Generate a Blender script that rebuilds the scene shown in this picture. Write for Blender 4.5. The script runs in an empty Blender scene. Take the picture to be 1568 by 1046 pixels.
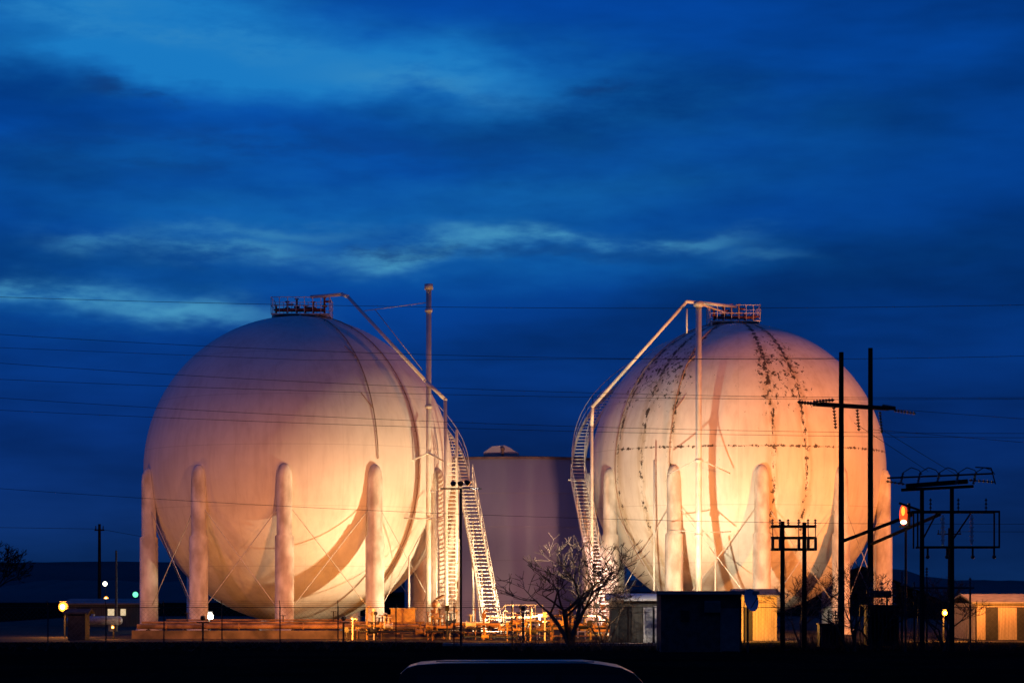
import bpy, math, random
from mathutils import Vector, Matrix
random.seed(7)
scene = bpy.context.scene
scene.view_settings.view_transform = 'Standard'
scene.view_settings.look = 'None'
scene.view_settings.exposure = 0
COL = scene.collection
V = Vector

# ------------------------------------------------------------ materials
def mat_basic(name, c1, c2=None, rough=0.6, scale=2.0, bump=0.0, metal=0.0, detail=4, stretch=(1,1,1), spec=0.5):
    m = bpy.data.materials.new(name); m.use_nodes = True
    nt = m.node_tree; b = nt.nodes['Principled BSDF']
    b.inputs['Roughness'].default_value = rough
    b.inputs['Metallic'].default_value = metal
    b.inputs['Specular IOR Level'].default_value = spec
    if c2 is None: c2 = tuple(x*0.7 for x in c1)
    tc = nt.nodes.new('ShaderNodeTexCoord'); mp = nt.nodes.new('ShaderNodeMapping')
    mp.inputs['Scale'].default_value = stretch
    nz = nt.nodes.new('ShaderNodeTexNoise'); nz.inputs['Scale'].default_value = scale
    nz.inputs['Detail'].default_value = detail
    rp = nt.nodes.new('ShaderNodeValToRGB')
    rp.color_ramp.elements[0].position = 0.35; rp.color_ramp.elements[1].position = 0.65
    rp.color_ramp.elements[0].color = (*c2, 1); rp.color_ramp.elements[1].color = (*c1, 1)
    L = nt.links.new
    L(tc.outputs['Object'], mp.inputs['Vector']); L(mp.outputs[0], nz.inputs['Vector'])
    L(nz.outputs['Fac'], rp.inputs['Fac']); L(rp.outputs['Color'], b.inputs['Base Color'])
    if bump:
        bp = nt.nodes.new('ShaderNodeBump'); bp.inputs['Strength'].default_value = bump
        L(nz.outputs['Fac'], bp.inputs['Height']); L(bp.outputs[0], b.inputs['Normal'])
    return m

def mat_emit(name, c, s):
    m = bpy.data.materials.new(name); m.use_nodes = True
    b = m.node_tree.nodes['Principled BSDF']
    b.inputs['Base Color'].default_value = (*c, 1)
    b.inputs['Emission Color'].default_value = (*c, 1)
    b.inputs['Emission Strength'].default_value = s
    return m

class G:
    """tiny node-graph helper"""
    def __init__(s, nt): s.nt = nt
    def _in(s, sock, v):
        if isinstance(v, (int, float)): sock.default_value = v
        else: s.nt.links.new(v, sock)
    def m(s, op, a, b=0.0, c=None, clamp=False):
        n = s.nt.nodes.new('ShaderNodeMath'); n.operation = op; n.use_clamp = clamp
        s._in(n.inputs[0], a); s._in(n.inputs[1], b)
        if c is not None: s._in(n.inputs[2], c)
        return n.outputs[0]
    def ss(s, x, a, b):
        n = s.nt.nodes.new('ShaderNodeMapRange'); n.interpolation_type = 'SMOOTHSTEP'
        s._in(n.inputs['Value'], x); n.inputs['From Min'].default_value = a; n.inputs['From Max'].default_value = b
        return n.outputs['Result']
    def xyz(s, x, y, z=0.0):
        n = s.nt.nodes.new('ShaderNodeCombineXYZ')
        for i, v in enumerate((x, y, z)): s._in(n.inputs[i], v)
        return n.outputs[0]
    def noise(s, vec, scale, detail=5, rough=0.55, dist=0.0):
        n = s.nt.nodes.new('ShaderNodeTexNoise'); s.nt.links.new(vec, n.inputs['Vector'])
        n.inputs['Scale'].default_value = scale; n.inputs['Detail'].default_value = detail
        n.inputs['Roughness'].default_value = rough; n.inputs['Distortion'].default_value = dist
        return n.outputs['Fac']
    def gauss(s, x, c, w):
        d = s.m('DIVIDE', s.m('SUBTRACT', x, c), w)
        return s.m('EXPONENT', s.m('MULTIPLY', s.m('MULTIPLY', d, d), -1.0))
    def mix(s, f, a, b):
        n = s.nt.nodes.new('ShaderNodeMix'); n.data_type = 'RGBA'
        s._in(n.inputs[0], f)
        for sock, v in ((n.inputs[6], a), (n.inputs[7], b)):
            if isinstance(v, tuple): sock.default_value = (*v, 1)
            else: s.nt.links.new(v, sock)
        return n.outputs[2]

def mat_sphere(name, stained):
    m = bpy.data.materials.new(name); m.use_nodes = True
    nt = m.node_tree; g = G(nt); b = nt.nodes['Principled BSDF']
    b.inputs['Roughness'].default_value = 0.6
    b.inputs['Specular IOR Level'].default_value = 0.25
    tc = nt.nodes.new('ShaderNodeTexCoord'); sp = nt.nodes.new('ShaderNodeSeparateXYZ')
    nt.links.new(tc.outputs['Object'], sp.inputs[0])
    x, y, z = sp.outputs
    az = g.m('MULTIPLY', g.m('ARCTAN2', x, g.m('MULTIPLY', y, -1.0)), 57.2958)
    obj = tc.outputs['Object']
    n1 = g.noise(obj, 0.35, 4, 0.6)
    n2 = g.noise(g.xyz(g.m('MULTIPLY', x, 3.0), g.m('MULTIPLY', y, 3.0), g.m('MULTIPLY', z, 0.35)), 0.8, 4, 0.6)
    dirt = g.m('ADD', g.m('MULTIPLY', g.ss(n1, 0.35, 0.7), 0.5), g.m('MULTIPLY', g.ss(n2, 0.4, 0.75), 0.5))
    base = g.mix(dirt, (0.80, 0.74, 0.68), (0.63, 0.56, 0.51))
    k = g.m('ABSOLUTE', g.m('SUBTRACT', g.m('FRACT', g.m('DIVIDE', g.m('SUBTRACT', az, 1.5), 13.0)), 0.5))   # zero at 8+13k
    coslat = g.m('SQRT', g.m('MAXIMUM', g.m('SUBTRACT', 1.0, g.m('POWER', g.m('DIVIDE', z, 10.01), 2.0)), 0.01))
    kd = g.m('MULTIPLY', g.m('MULTIPLY', k, 13.0), coslat)
    seam_m = g.m('LESS_THAN', kd, 0.16)
    hz = None
    for zz in (7.1, 4.3, 1.15, -2.6, -6.3):
        s_ = g.m('LESS_THAN', g.m('ABSOLUTE', g.m('SUBTRACT', z, zz)), 0.028)
        hz = s_ if hz is None else g.m('MAXIMUM', hz, s_)
    seam = g.m('MAXIMUM', hz, g.m('MULTIPLY', seam_m, 0.4))
    base = g.mix(g.m('MULTIPLY', seam, 0.22 if not stained else 0.28), base, (0.32, 0.26, 0.22))
    if stained:
        nf = g.noise(g.xyz(g.m('MULTIPLY', x, 1.5), g.m('MULTIPLY', y, 1.5), g.m('MULTIPLY', z, 0.85)), 2.5, 6, 0.72)
        regL = g.m('MULTIPLY', g.ss(az, -70.0, -60.0), g.m('SUBTRACT', 1.0, g.ss(az, -34.0, -20.0)))
        regR = g.m('MULTIPLY', g.ss(az, 1.0, 6.0), g.m('SUBTRACT', 1.0, g.ss(az, 24.0, 34.0)))
        reg = g.m('ADD', g.m('MULTIPLY', g.m('MAXIMUM', g.m('MULTIPLY', regL, 0.95), regR), 0.90), 0.10)
        up = g.ss(z, 0.5, 6.5)
        near = g.gauss(kd, 0.0, 1.3)
        a1 = g.m('MULTIPLY', g.m('MULTIPLY', near, reg), g.m('ADD', 0.72, g.m('MULTIPLY', up, 0.28)))
        a1 = g.m('MULTIPLY', a1, g.ss(z, -7.5, -3.0))
        t1 = g.ss(g.m('ADD', g.m('MULTIPLY', a1, 0.245), nf), 0.675, 0.72)
        t2 = g.ss(g.m('ADD', g.m('MULTIPLY', g.m('MULTIPLY', reg, g.gauss(z, 6.3, 3.0)), 0.165), nf), 0.685, 0.72)
        a3 = g.m('MULTIPLY', g.gauss(z, 1.15, 0.12), g.ss(az, -64.0, -55.0))
        t3 = g.ss(g.m('ADD', g.m('MULTIPLY', a3, 0.20), nf), 0.67, 0.72)
        a4 = g.m('MULTIPLY', g.gauss(z, 4.4, 0.15), reg)
        t4 = g.ss(g.m('ADD', g.m('MULTIPLY', a4, 0.16), nf), 0.67, 0.72)
        t = g.m('MAXIMUM', g.m('MAXIMUM', t1, t2), g.m('MAXIMUM', t3, t4))
        halo = g.m('MULTIPLY', g.m('MULTIPLY', reg, g.gauss(kd, 0.0, 2.4)), g.m('MULTIPLY', g.ss(n2, 0.33, 0.58), 0.60))
        base = g.mix(halo, base, (0.46, 0.32, 0.16))
        base = g.mix(g.m('MULTIPLY', t, 0.94), base, (0.045, 0.027, 0.016))
    nt.links.new(base, b.inputs['Base Color'])
    bp = nt.nodes.new('ShaderNodeBump'); bp.inputs['Strength'].default_value = 0.22; bp.inputs['Distance'].default_value = 0.15
    h = g.m('ADD', n1, g.m('MULTIPLY', seam, -0.12))
    nt.links.new(h, bp.inputs['Height']); nt.links.new(bp.outputs[0], b.inputs['Normal'])
    return m

M = {}
M['sphL'] = mat_sphere('tank_paint', False)
M['sphR'] = mat_sphere('tank_paint_stained', True)
M['white'] = mat_basic('white_painted_steel', (0.78,0.75,0.70), (0.62,0.58,0.52), 0.5, 1.5)
M['col'] = mat_basic('column_fireproofing', (0.78,0.72,0.65), (0.46,0.39,0.33), 0.8, 1.6, 0.25, stretch=(1,1,0.5), detail=6)
M['galv'] = mat_basic('galvanised_steel', (0.60,0.58,0.55), (0.40,0.38,0.36), 0.45, 4, metal=0.2)
M['dgalv'] = mat_basic('dull_fence_wire', (0.12,0.11,0.10), (0.08,0.075,0.07), 0.7, 4)
M['red'] = mat_basic('red_oxide_valve', (0.28,0.06,0.03), (0.10,0.03,0.02), 0.6, 3)
M['rust'] = mat_basic('rusty_pipe', (0.46,0.25,0.11), (0.14,0.07,0.03), 0.7, 1.6)
M['spk'] = mat_basic('weathered_sprinkler_pipe', (0.42,0.28,0.20), (0.28,0.18,0.13), 0.7, 2)
M['yel'] = mat_basic('yellow_painted_steel', (0.62,0.40,0.10), (0.32,0.18,0.06), 0.5, 2)
M['dark'] = mat_basic('weathered_timber', (0.020,0.016,0.013), (0.010,0.008,0.007), 0.9, 4, 0.3, stretch=(4,4,0.4), spec=0.2)
M['blk'] = mat_basic('dark_steel', (0.03,0.03,0.032), (0.018,0.018,0.02), 0.6, 4, spec=0.3)
M['wire'] = mat_basic('conductor', (0.02,0.02,0.025), (0.012,0.012,0.015), 0.8, 4, spec=0.2)
M['porc'] = mat_basic('porcelain_brown', (0.035,0.02,0.014), (0.02,0.012,0.01), 0.35, 4)
M['porcw'] = mat_basic('porcelain_grey', (0.55,0.56,0.58), (0.40,0.41,0.43), 0.3, 4)
M['conc'] = mat_basic('concrete', (0.36,0.32,0.28), (0.2,0.18,0.155), 0.85, 1.3, 0.3)
M['dike'] = mat_basic('stained_concrete', (0.24,0.17,0.12), (0.05,0.038,0.028), 0.9, 0.7, 0.3, detail=6)
M['ctank'] = mat_basic('flat_tank_paint', (0.54,0.44,0.44), (0.42,0.34,0.35), 0.7, 0.35, 0.0, stretch=(1,1,0.25), spec=0.15)
M['rim'] = mat_basic('rusty_rim', (0.30,0.16,0.10), (0.15,0.08,0.06), 0.7, 2)
M['bark'] = mat_basic('bare_bark', (0.13,0.08,0.05), (0.06,0.04,0.025), 0.9, 8)
M['bark2'] = mat_basic('dark_bark', (0.05,0.035,0.025), (0.03,0.02,0.015), 0.9, 8)
M['hut'] = mat_basic('hut_wall', (0.06,0.06,0.058), (0.035,0.035,0.033), 0.8, 3, 0.1, spec=0.2)
M['hutw'] = mat_basic('pale_panel', (0.80,0.79,0.76), (0.60,0.58,0.55), 0.6, 3)
M['glass'] = mat_basic('dark_glass', (0.01,0.012,0.015), (0.008,0.01,0.012), 0.3, 1, spec=0.2)
M['dish'] = mat_basic('dish_paint', (0.34,0.44,0.56), (0.28,0.38,0.50), 0.4, 1)
M['siding'] = mat_basic('tan_siding', (0.50,0.38,0.26), (0.30,0.22,0.15), 0.7, 2, 0.1, stretch=(6,6,0.3))
M['dsiding'] = mat_basic('dark_siding', (0.10,0.10,0.09), (0.05,0.05,0.045), 0.8, 2, 0.1, stretch=(6,6,0.3))
M['roof'] = mat_basic('metal_roof', (0.20,0.18,0.17), (0.12,0.11,0.10), 0.7, 2)
M['carp'] = mat_basic('dark_car_paint', (0.004,0.0045,0.006), (0.003,0.0035,0.005), 0.30, 1, spec=0.2)
M['rubber'] = mat_basic('tyre_rubber', (0.02,0.02,0.02), (0.012,0.012,0.012), 0.8, 6)
M['hill'] = mat_basic('distant_land', (0.030,0.030,0.034), (0.015,0.015,0.018), 1.0, 0.02)
E_org = mat_emit('sodium_lens', (1.0,0.30,0.03), 2.6)
E_hot = mat_emit('sodium_arc_tube', (1.0,0.62,0.25), 8)
E_wht = mat_emit('metal_halide_lens', (1.0,0.92,0.70), 6)
E_grn = mat_emit('green_lens', (0.15,1.0,0.45), 1.8)
E_red = mat_emit('red_beacon_lens', (1.0,0.07,0.012), 1.6)
E_win = mat_emit('lit_window', (1.0,0.80,0.45), 0.7)

# ------------------------------------------------------------ mesh builder
class MB:
    def __init__(s): s.v=[]; s.f=[]
    def face(s, *idx): s.f.append(tuple(idx))
    def box(s, c, d, rot=0.0):
        cx,cy,cz=c; hx,hy,hz=d[0]/2,d[1]/2,d[2]/2; n=len(s.v); cr,sr=math.cos(rot),math.sin(rot)
        for dz in (-hz,hz):
            for dx,dy in ((-hx,-hy),(hx,-hy),(hx,hy),(-hx,hy)):
                s.v.append((cx+dx*cr-dy*sr, cy+dx*sr+dy*cr, cz+dz))
        for q in ((3,2,1,0),(4,5,6,7),(0,1,5,4),(1,2,6,5),(2,3,7,6),(3,0,4,7)): s.face(*[n+i for i in q])
        return s
    def bx(s, x0,x1,y0,y1,z0,z1): return s.box(((x0+x1)/2,(y0+y1)/2,(z0+z1)/2),(x1-x0,y1-y0,z1-z0))
    def cyl(s, a, b, r, r2=None, n=8, cap=True):
        a,b=V(a),V(b); r2=r if r2 is None else r2; d=b-a
        if d.length<1e-6: return s
        d.normalize(); u=d.orthogonal().normalized(); w=d.cross(u); k=len(s.v)
        for p,rr in ((a,r),(b,r2)):
            for i in range(n):
                t=2*math.pi*i/n; s.v.append(tuple(p+(u*math.cos(t)+w*math.sin(t))*rr))
        for i in range(n):
            j=(i+1)%n; s.face(k+i,k+j,k+n+j,k+n+i)
        if cap: s.face(*[k+i for i in reversed(range(n))]); s.face(*[k+n+i for i in range(n)])
        return s
    def tube(s, pts, r, n=6):
        for a,b in zip(pts[:-1],pts[1:]): s.cyl(a,b,r,r,n)
        return s
    def beam(s, a, b, w, h):
        a,b=V(a),V(b); d=(b-a).normalized(); up=V((0,0,1))
        if abs(d.z)>0.98: up=V((0,1,0))
        sd=d.cross(up).normalized(); up=sd.cross(d); k=len(s.v)
        for p in (a,b):
            for i,j in ((-1,-1),(1,-1),(1,1),(-1,1)): s.v.append(tuple(p+sd*(i*w/2)+up*(j*h/2)))
        for q in ((3,2,1,0),(4,5,6,7),(0,1,5,4),(1,2,6,5),(2,3,7,6),(3,0,4,7)): s.face(*[k+i for i in q])
        return s
    def ell(s, c, r, nu=12, nv=8):
        k=len(s.v); rx,ry,rz=(r,r,r) if isinstance(r,(int,float)) else r
        for j in range(nv+1):
            ph=math.pi*j/nv
            for i in range(nu):
                t=2*math.pi*i/nu
                s.v.append((c[0]+rx*math.sin(ph)*math.cos(t), c[1]+ry*math.sin(ph)*math.sin(t), c[2]-rz*math.cos(ph)))
        for j in range(nv):
            for i in range(nu):
                i2=(i+1)%nu; s.face(k+j*nu+i,k+j*nu+i2,k+(j+1)*nu+i2,k+(j+1)*nu+i)
        return s
    def lathe(s, c, prof, n=20):
        k=len(s.v)
        for r,z in prof:
            for i in range(n):
                t=2*math.pi*i/n; s.v.append((c[0]+r*math.cos(t),c[1]+r*math.sin(t),c[2]+z))
        for j in range(len(prof)-1):
            for i in range(n):
                i2=(i+1)%n; s.face(k+j*n+i,k+j*n+i2,k+(j+1)*n+i2,k+(j+1)*n+i)
        s.face(*[k+(len(prof)-1)*n+i for i in range(n)])
        return s
    def out(s, name, mat, parent=None, smooth=False, loc=None):
        me=bpy.data.meshes.new(name)
        vv=s.v
        if loc is not None: vv=[(x-loc[0],y-loc[1],z-loc[2]) for x,y,z in vv]
        me.from_pydata(vv,[],s.f); me.update()
        me.materials.append(mat)
        if smooth: me.shade_smooth()
        o=bpy.data.objects.new(name,me); COL.objects.link(o)
        if loc is not None: o.location=loc
        if parent is not None:
            o.parent=parent; o.matrix_parent_inverse=Matrix.Translation(parent.location).inverted()
        return o

def empty(name, loc=(0,0,0)):
    e=bpy.data.objects.new(name,None); e.location=loc; e.empty_display_size=0.5; COL.objects.link(e); return e

def lamp(name, kind, loc, target, energy, color, size=0.2, cone=120, blend=0.6, parent=None):
    d=bpy.data.lights.new(name,kind); d.energy=energy; d.color=color; d.shadow_soft_size=size
    if kind=='SPOT': d.spot_size=math.radians(cone); d.spot_blend=blend
    o=bpy.data.objects.new(name,d); COL.objects.link(o); o.location=loc
    if target is not None: o.rotation_euler=(V(target)-V(loc)).to_track_quat('-Z','Y').to_euler()
    if parent is not None:
        o.parent=parent; o.matrix_parent_inverse=Matrix.Translation(parent.location).inverted()
    return o

# ------------------------------------------------------------ world: dusk sky with cloud streaks
w=bpy.data.worlds.new('World'); scene.world=w; w.use_nodes=True
nt=w.node_tree; g=G(nt); bg=nt.nodes['Background']
tc=nt.nodes.new('ShaderNodeTexCoord'); sp=nt.nodes.new('ShaderNodeSeparateXYZ')
nt.links.new(tc.outputs['Generated'], sp.inputs[0]); x,y,z=sp.outputs
A=g.m('MULTIPLY', g.m('ARCTAN2', x, y), 3.76)      # azimuth from north
E=g.m('MULTIPLY', g.m('ARCSINE', z), 3.76)         # elevation
rp=nt.nodes.new('ShaderNodeValToRGB'); cr=rp.color_ramp
cr.elements[0].position=0.0; cr.elements[0].color=(0.003,0.022,0.098,1)
cr.elements[1].position=1.0; cr.elements[1].color=(0.001,0.047,0.29,1)
for p,c in ((0.10,(0.003,0.023,0.120)),(0.25,(0.002,0.027,0.165)),(0.5,(0.001,0.045,0.255)),(0.8,(0.001,0.060,0.335))):
    e=cr.elements.new(p); e.color=(*c,1)
nt.links.new(g.m('DIVIDE',E,1.0), rp.inputs['Fac'])
side=g.m('SUBTRACT', 1.12, g.m('MULTIPLY', g.ss(A,-0.7,0.85), 0.28))
behind=g.m('ADD',0.55,g.m('MULTIPLY',g.ss(y,-0.4,0.5),0.45))   # the dusk side of the sky is ahead; the sky behind is darker
side=g.m('MULTIPLY',side,behind)
warp=g.noise(g.xyz(g.m('MULTIPLY',A,1.3),g.m('MULTIPLY',E,3.5),0.0),3.0,4,0.6)
Ew=g.m('ADD',E,g.m('MULTIPLY',g.m('SUBTRACT',warp,0.5),0.10))
nA=g.noise(g.xyz(A,g.m('MULTIPLY',E,4.0),3.1),1.9,4,0.55)
nB=g.noise(g.xyz(A,g.m('MULTIPLY',E,3.4),9.7),5.5,6,0.60)
nC=g.noise(g.xyz(A,g.m('MULTIPLY',E,2.6),5.5),2.6,4,0.58)
lowmod=g.m('ADD',0.64,g.m('ADD',g.m('MULTIPLY',g.ss(nA,0.28,0.72),0.54),g.m('MULTIPLY',g.m('SUBTRACT',nB,0.5),0.26)))
def blob(a,e,sa,se,amp,tilt=0.0):
    ec = g.m('ADD', e, g.m('MULTIPLY', g.m('SUBTRACT',A,a), tilt)) if tilt else e
    return g.m('MULTIPLY', g.m('MULTIPLY', g.gauss(A,a,sa), g.m('EXPONENT', g.m('MULTIPLY', g.m('POWER', g.m('ABSOLUTE', g.m('DIVIDE', g.m('SUBTRACT',Ew,ec), se)), 2.0), -1.0))), amp)
broad=[(-0.60,0.87,0.30,0.070,1.45,-0.10),(-0.15,0.770,0.34,0.055,1.25,-0.05),(-0.60,0.785,0.28,0.034,0.9,-0.05),(-0.30,0.57,0.45,0.05,0.45),(-0.1,0.505,0.55,0.045,0.45),(0.10,0.60,0.30,0.03,0.25),(0.25,0.68,0.35,0.08,0.22),(-0.6,0.65,0.3,0.04,0.25),(-0.65,0.43,0.25,0.035,0.5)]
s1=None
for b_ in broad:
    q=blob(*b_); s1=q if s1 is None else g.m('ADD',s1,q)
s1=g.m('MULTIPLY', s1, g.m('ADD',0.18,g.m('ADD',g.m('MULTIPLY',g.ss(nC,0.32,0.62),0.56),g.m('MULTIPLY',g.ss(nB,0.32,0.68),0.36))))
streak=[(-0.16,0.503,0.10,0.016,1.3,0.09),(0.03,0.528,0.14,0.014,1.05),(-0.43,0.508,0.12,0.017,0.95),(0.24,0.524,0.11,0.012,0.75,0.06),(-0.62,0.520,0.08,0.013,0.6),(-0.40,0.540,0.16,0.010,0.5),(-0.72,0.440,0.16,0.018,1.2,-0.03),(-0.50,0.415,0.14,0.014,1.0,-0.03),(0.38,0.505,0.06,0.010,0.3),
        (-0.52,0.83,0.2,0.018,0.45,-0.1),(-0.15,0.76,0.14,0.020,0.5,-0.1),(-0.70,0.88,0.12,0.022,0.45,-0.1)]
s2=None
for b_ in streak:
    q=blob(*b_); s2=q if s2 is None else g.m('ADD',s2,q)
s2=g.m('MULTIPLY', s2, g.m('ADD',0.08,g.m('MULTIPLY',g.ss(nB,0.34,0.64),0.92)))
dk=g.m('ADD', blob(-0.52,0.738,0.05,0.014,0.9), g.m('ADD', blob(0.13,0.765,0.05,0.010,0.7), g.m('ADD', blob(-0.05,0.505,0.28,0.010,0.6), blob(-0.40,0.66,0.4,0.03,0.45))))
dk=g.m('ADD',dk,g.m('ADD',blob(-0.61,0.745,0.04,0.012,0.8),blob(-0.22,0.512,0.04,0.007,0.9)))
dk=g.m('MULTIPLY', dk, g.ss(g.m('SUBTRACT',1.0,nB),0.36,0.58), clamp=True)
col=nt.nodes.new('ShaderNodeVectorMath'); col.operation='SCALE'
nt.links.new(rp.outputs['Color'],col.inputs[0]); nt.links.new(g.m('MULTIPLY',side,lowmod),col.inputs['Scale'])
c=g.mix(g.m('MULTIPLY',s1,0.85,clamp=True), col.outputs[0], (0.010,0.190,0.54))
c=g.mix(g.m('MULTIPLY',s2,0.85,clamp=True), c, (0.060,0.30,0.52))
c=g.mix(g.m('MULTIPLY',dk,0.75,clamp=True), c, (0.005,0.035,0.155))
nt.links.new(c,bg.inputs['Color']); bg.inputs['Strength'].default_value=1.0

# ------------------------------------------------------------ ground
mg=bpy.data.materials.new('dark_grass_ground'); mg.use_nodes=True; nt=mg.node_tree; g=G(nt)
b=nt.nodes['Principled BSDF']; b.inputs['Roughness'].default_value=1.0; b.inputs['Specular IOR Level'].default_value=0.0
tc=nt.nodes.new('ShaderNodeTexCoord'); ob=tc.outputs['Object']
n1=g.noise(ob,0.12,4,0.6); n2=g.noise(ob,3.0,4,0.7)
c=g.mix(g.ss(n1,0.4,0.6),(0.010,0.010,0.007),(0.022,0.018,0.013)); c=g.mix(g.ss(n2,0.3,0.7),c,(0.005,0.006,0.004))
nt.links.new(c,b.inputs['Base Color'])
bp=nt.nodes.new('ShaderNodeBump'); bp.inputs['Strength'].default_value=0.8; nt.links.new(n2,bp.inputs['Height']); nt.links.new(bp.outputs[0],b.inputs['Normal'])
gr=MB(); gr.v=[(-3000,-500,0),(3000,-500,0),(3000,5000,0),(-3000,5000,0)]; gr.face(0,1,2,3); gr.out('ground',mg)
yd=MB(); yd.v=[(-45,136,0.004),(40,136,0.004),(40,260,0.004),(-45,260,0.004)]; yd.face(0,1,2,3)
yd.out('gravel_yard',mat_basic('gravel',(0.07,0.055,0.04),(0.022,0.019,0.016),0.95,0.6,0.6,detail=6,spec=0.1))
MB().bx(-3.6,7.5,127.4,129.0,0.0,0.12).out('concrete_kerb',M['conc'])

def ridge(name, x0,x1,y,h,seed,bumps=0.12):
    random.seed(seed); mb=MB(); n=160; ph=[random.uniform(0,6.28) for _ in range(6)]
    for i in range(n+1):
        t=i/n; X=x0+(x1-x0)*t
        hh=h*(0.82+0.18*math.sin(t*5+ph[0])*0.6+bumps*0.35*math.sin(t*23+ph[1])+bumps*0.25*math.sin(t*61+ph[2])+random.uniform(-1,1)*bumps*0.12)
        mb.v += [(X,y-120,-0.5),(X,y,hh),(X,y+300,-0.5)]
    for i in range(n):
        k=i*3
        mb.face(k,k+3,k+4,k+1); mb.face(k+1,k+4,k+5,k+2)
    mb.out(name,M['hill'],smooth=True)
ridge('hills',-1400,-60,1900,31,3,0.05)
ridge('hills',-60,1600,1900,13,5,0.25)
ridge('distant_treeline',-500,-40,620,5.5,8,0.5)
ridge('distant_treeline',80,600,560,6,9,0.9)

# ------------------------------------------------------------ spherical tanks
def sph_pt(C, rho, az, lat):
    a,l=math.radians(az),math.radians(lat)
    return V((C[0]+rho*math.cos(l)*math.sin(a), C[1]-rho*math.cos(l)*math.cos(a), C[2]+rho*math.sin(l)))

def stair(mbS, mbT, pts, wid, rail=True):
    Lp=[p-w_ for p,w_ in zip(pts,wid)]; Rp=[p+w_ for p,w_ in zip(pts,wid)]
    for P in (Lp,Rp):
        for a,b in zip(P[:-1],P[1:]): mbS.beam(a,b,0.06,0.24)
        if rail:
            H=V((0,0,1.05)); H2=V((0,0,0.55))
            mbS.tube([p+H for p in P],0.028,5); mbS.tube([p+H2 for p in P],0.018,4)
    for i in range(len(pts)-1):
        a,b=pts[i],pts[i+1]; n=max(1,int(round(abs(b.z-a.z)/0.24)))
        for j in range(n):
            t=(j+0.5)/n; c=a.lerp(b,t); h=wid[i].lerp(wid[i+1],t)
            mbT.beam(c-h,c+h,0.24,0.05)
        m=max(1,int(round((b-a).length/1.5)))
        if rail:
            for j in range(m+1):
                t=j/m; c=a.lerp(b,t); h=wid[i].lerp(wid[i+1],t)
                for sg in (-1,1): mbS.cyl(c+h*sg,c+h*sg+V((0,0,1.05)),0.022,n=4)

def sphere_tank(C, azoff, skin, sgn):
    e=empty('spherical_storage_tank',(C[0],C[1],0))
    MB().ell(C,10.0,128,72).out('sphere_shell',skin,e,True,loc=C)
    colm=MB(); rods=MB(); N=11
    tops=[]; bots=[]
    for i in range(N):
        a=azoff+i*360/N; p=sph_pt(C,10.05,a,0)
        zt=C[2]-0.05
        colm.lathe((p.x,p.y,0),[(0.85,0),(0.85,0.35),(0.58,0.40),(0.58,zt-4.45),(0.47,zt-4.35),(0.47,zt-0.9),(0.42,zt-0.45),(0.28,zt-0.12),(0.1,zt)],20)
        q=sph_pt(C,10.15,a,0)
        tops.append(V((q.x,q.y,zt-2.2))); bots.append(V((q.x,q.y,1.2)))
    for i in range(N):
        j=(i+1)%N
        rods.cyl(tops[i],bots[j],0.028,n=5); rods.cyl(tops[j],bots[i],0.028,n=5)
    colm.out('columns',M['col'],e,True); rods.out('cross_bracing_rods',M['galv'],e)
    top=C[2]+10; pl=MB(); eq=MB()
    px0,px1=(C[0]-1.65,C[0]+2.1) if sgn>0 else (C[0]-2.0,C[0]+1.4)
    py0,py1=C[1]-1.5,C[1]+1.5
    pl.bx(px0,px1,py0,py1,top-0.02,top+0.06)
    for xx in (px0+0.1,(px0+px1)/2,px1-0.1):
        for yy in (py0+0.1,py1-0.1): pl.beam((xx,yy,top-0.45),(xx,yy,top),0.12,0.12)
    nx=7
    for yy in (py0,py1):
        for i in range(nx+1):
            X=px0+(px1-px0)*i/nx; pl.cyl((X,yy,top),(X,yy,top+1.1),0.024,n=5)
        for hh in (0.55,1.1): pl.cyl((px0,yy,top+hh),(px1,yy,top+hh),0.022,n=5)
    for X in (px0,px1):
        for i in range(4):
            Y=py0+(py1-py0)*i/3; pl.cyl((X,Y,top),(X,Y,top+1.1),0.024,n=5)
        for hh in (0.55,1.1): pl.cyl((X,py0,top+hh),(X,py1,top+hh),0.022,n=5)
    pl.out('top_platform',M['white'],e)
    random.seed(int(C[1]))
    for i in range(6):
        X=px0+0.35+i*(px1-px0-0.7)/5+random.uniform(-.1,.1); Y=py0+0.25+random.uniform(0,0.8); h=random.uniform(0.5,1.3)
        eq.cyl((X,Y,top),(X,Y,top+h),0.07,n=8); eq.cyl((X,Y,top+h*0.45),(X,Y,top+h*0.55),0.18,n=8); eq.cyl((X,Y,top+h-0.05),(X,Y,top+h),0.15,n=8)
        if i%2: eq.cyl((X,Y,top+h*0.75),(X+0.4,Y,top+h*0.75),0.07,n=8)
    eq.cyl((px0+0.3,py0+0.4,top+0.3),(px1-0.3,py0+0.4,top+0.3),0.12,n=8)
    eq.out('relief_valves',M['red'],e)
    sp_=MB()
    for az,l0,l1 in ((34*sgn,2,80),(53*sgn,-55,80)) if sgn>0 else ((-31,-5,80),(-58,-40,80)):
        pts=[sph_pt(C,10.10,az,l0+(l1-l0)*i/24) for i in range(25)]
        sp_.tube(pts,0.035,6)
        for i in range(0,25,3):
            p=pts[i]; q=sph_pt(C,9.98,az,l0+(l1-l0)*i/24); sp_.cyl(p,q,0.03,n=4)
    a0=34 if sgn>0 else -31
    for la in (20,42):
        p=sph_pt(C,10.10,a0,la); q=sph_pt(C,10.12,a0-4*sgn,la+6); sp_.cyl(p,q,0.03,n=5)
    sp_.out('sprinkler_pipes',M['spk'],e)
    return e

CL=(-13.9,160.0,10.66); CR=(15.35,167.0,10.95)
tl=sphere_tank(CL,0.0,M['sphL'],1)
tr=sphere_tank(CR,3.5,M['sphR'],-1)

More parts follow.
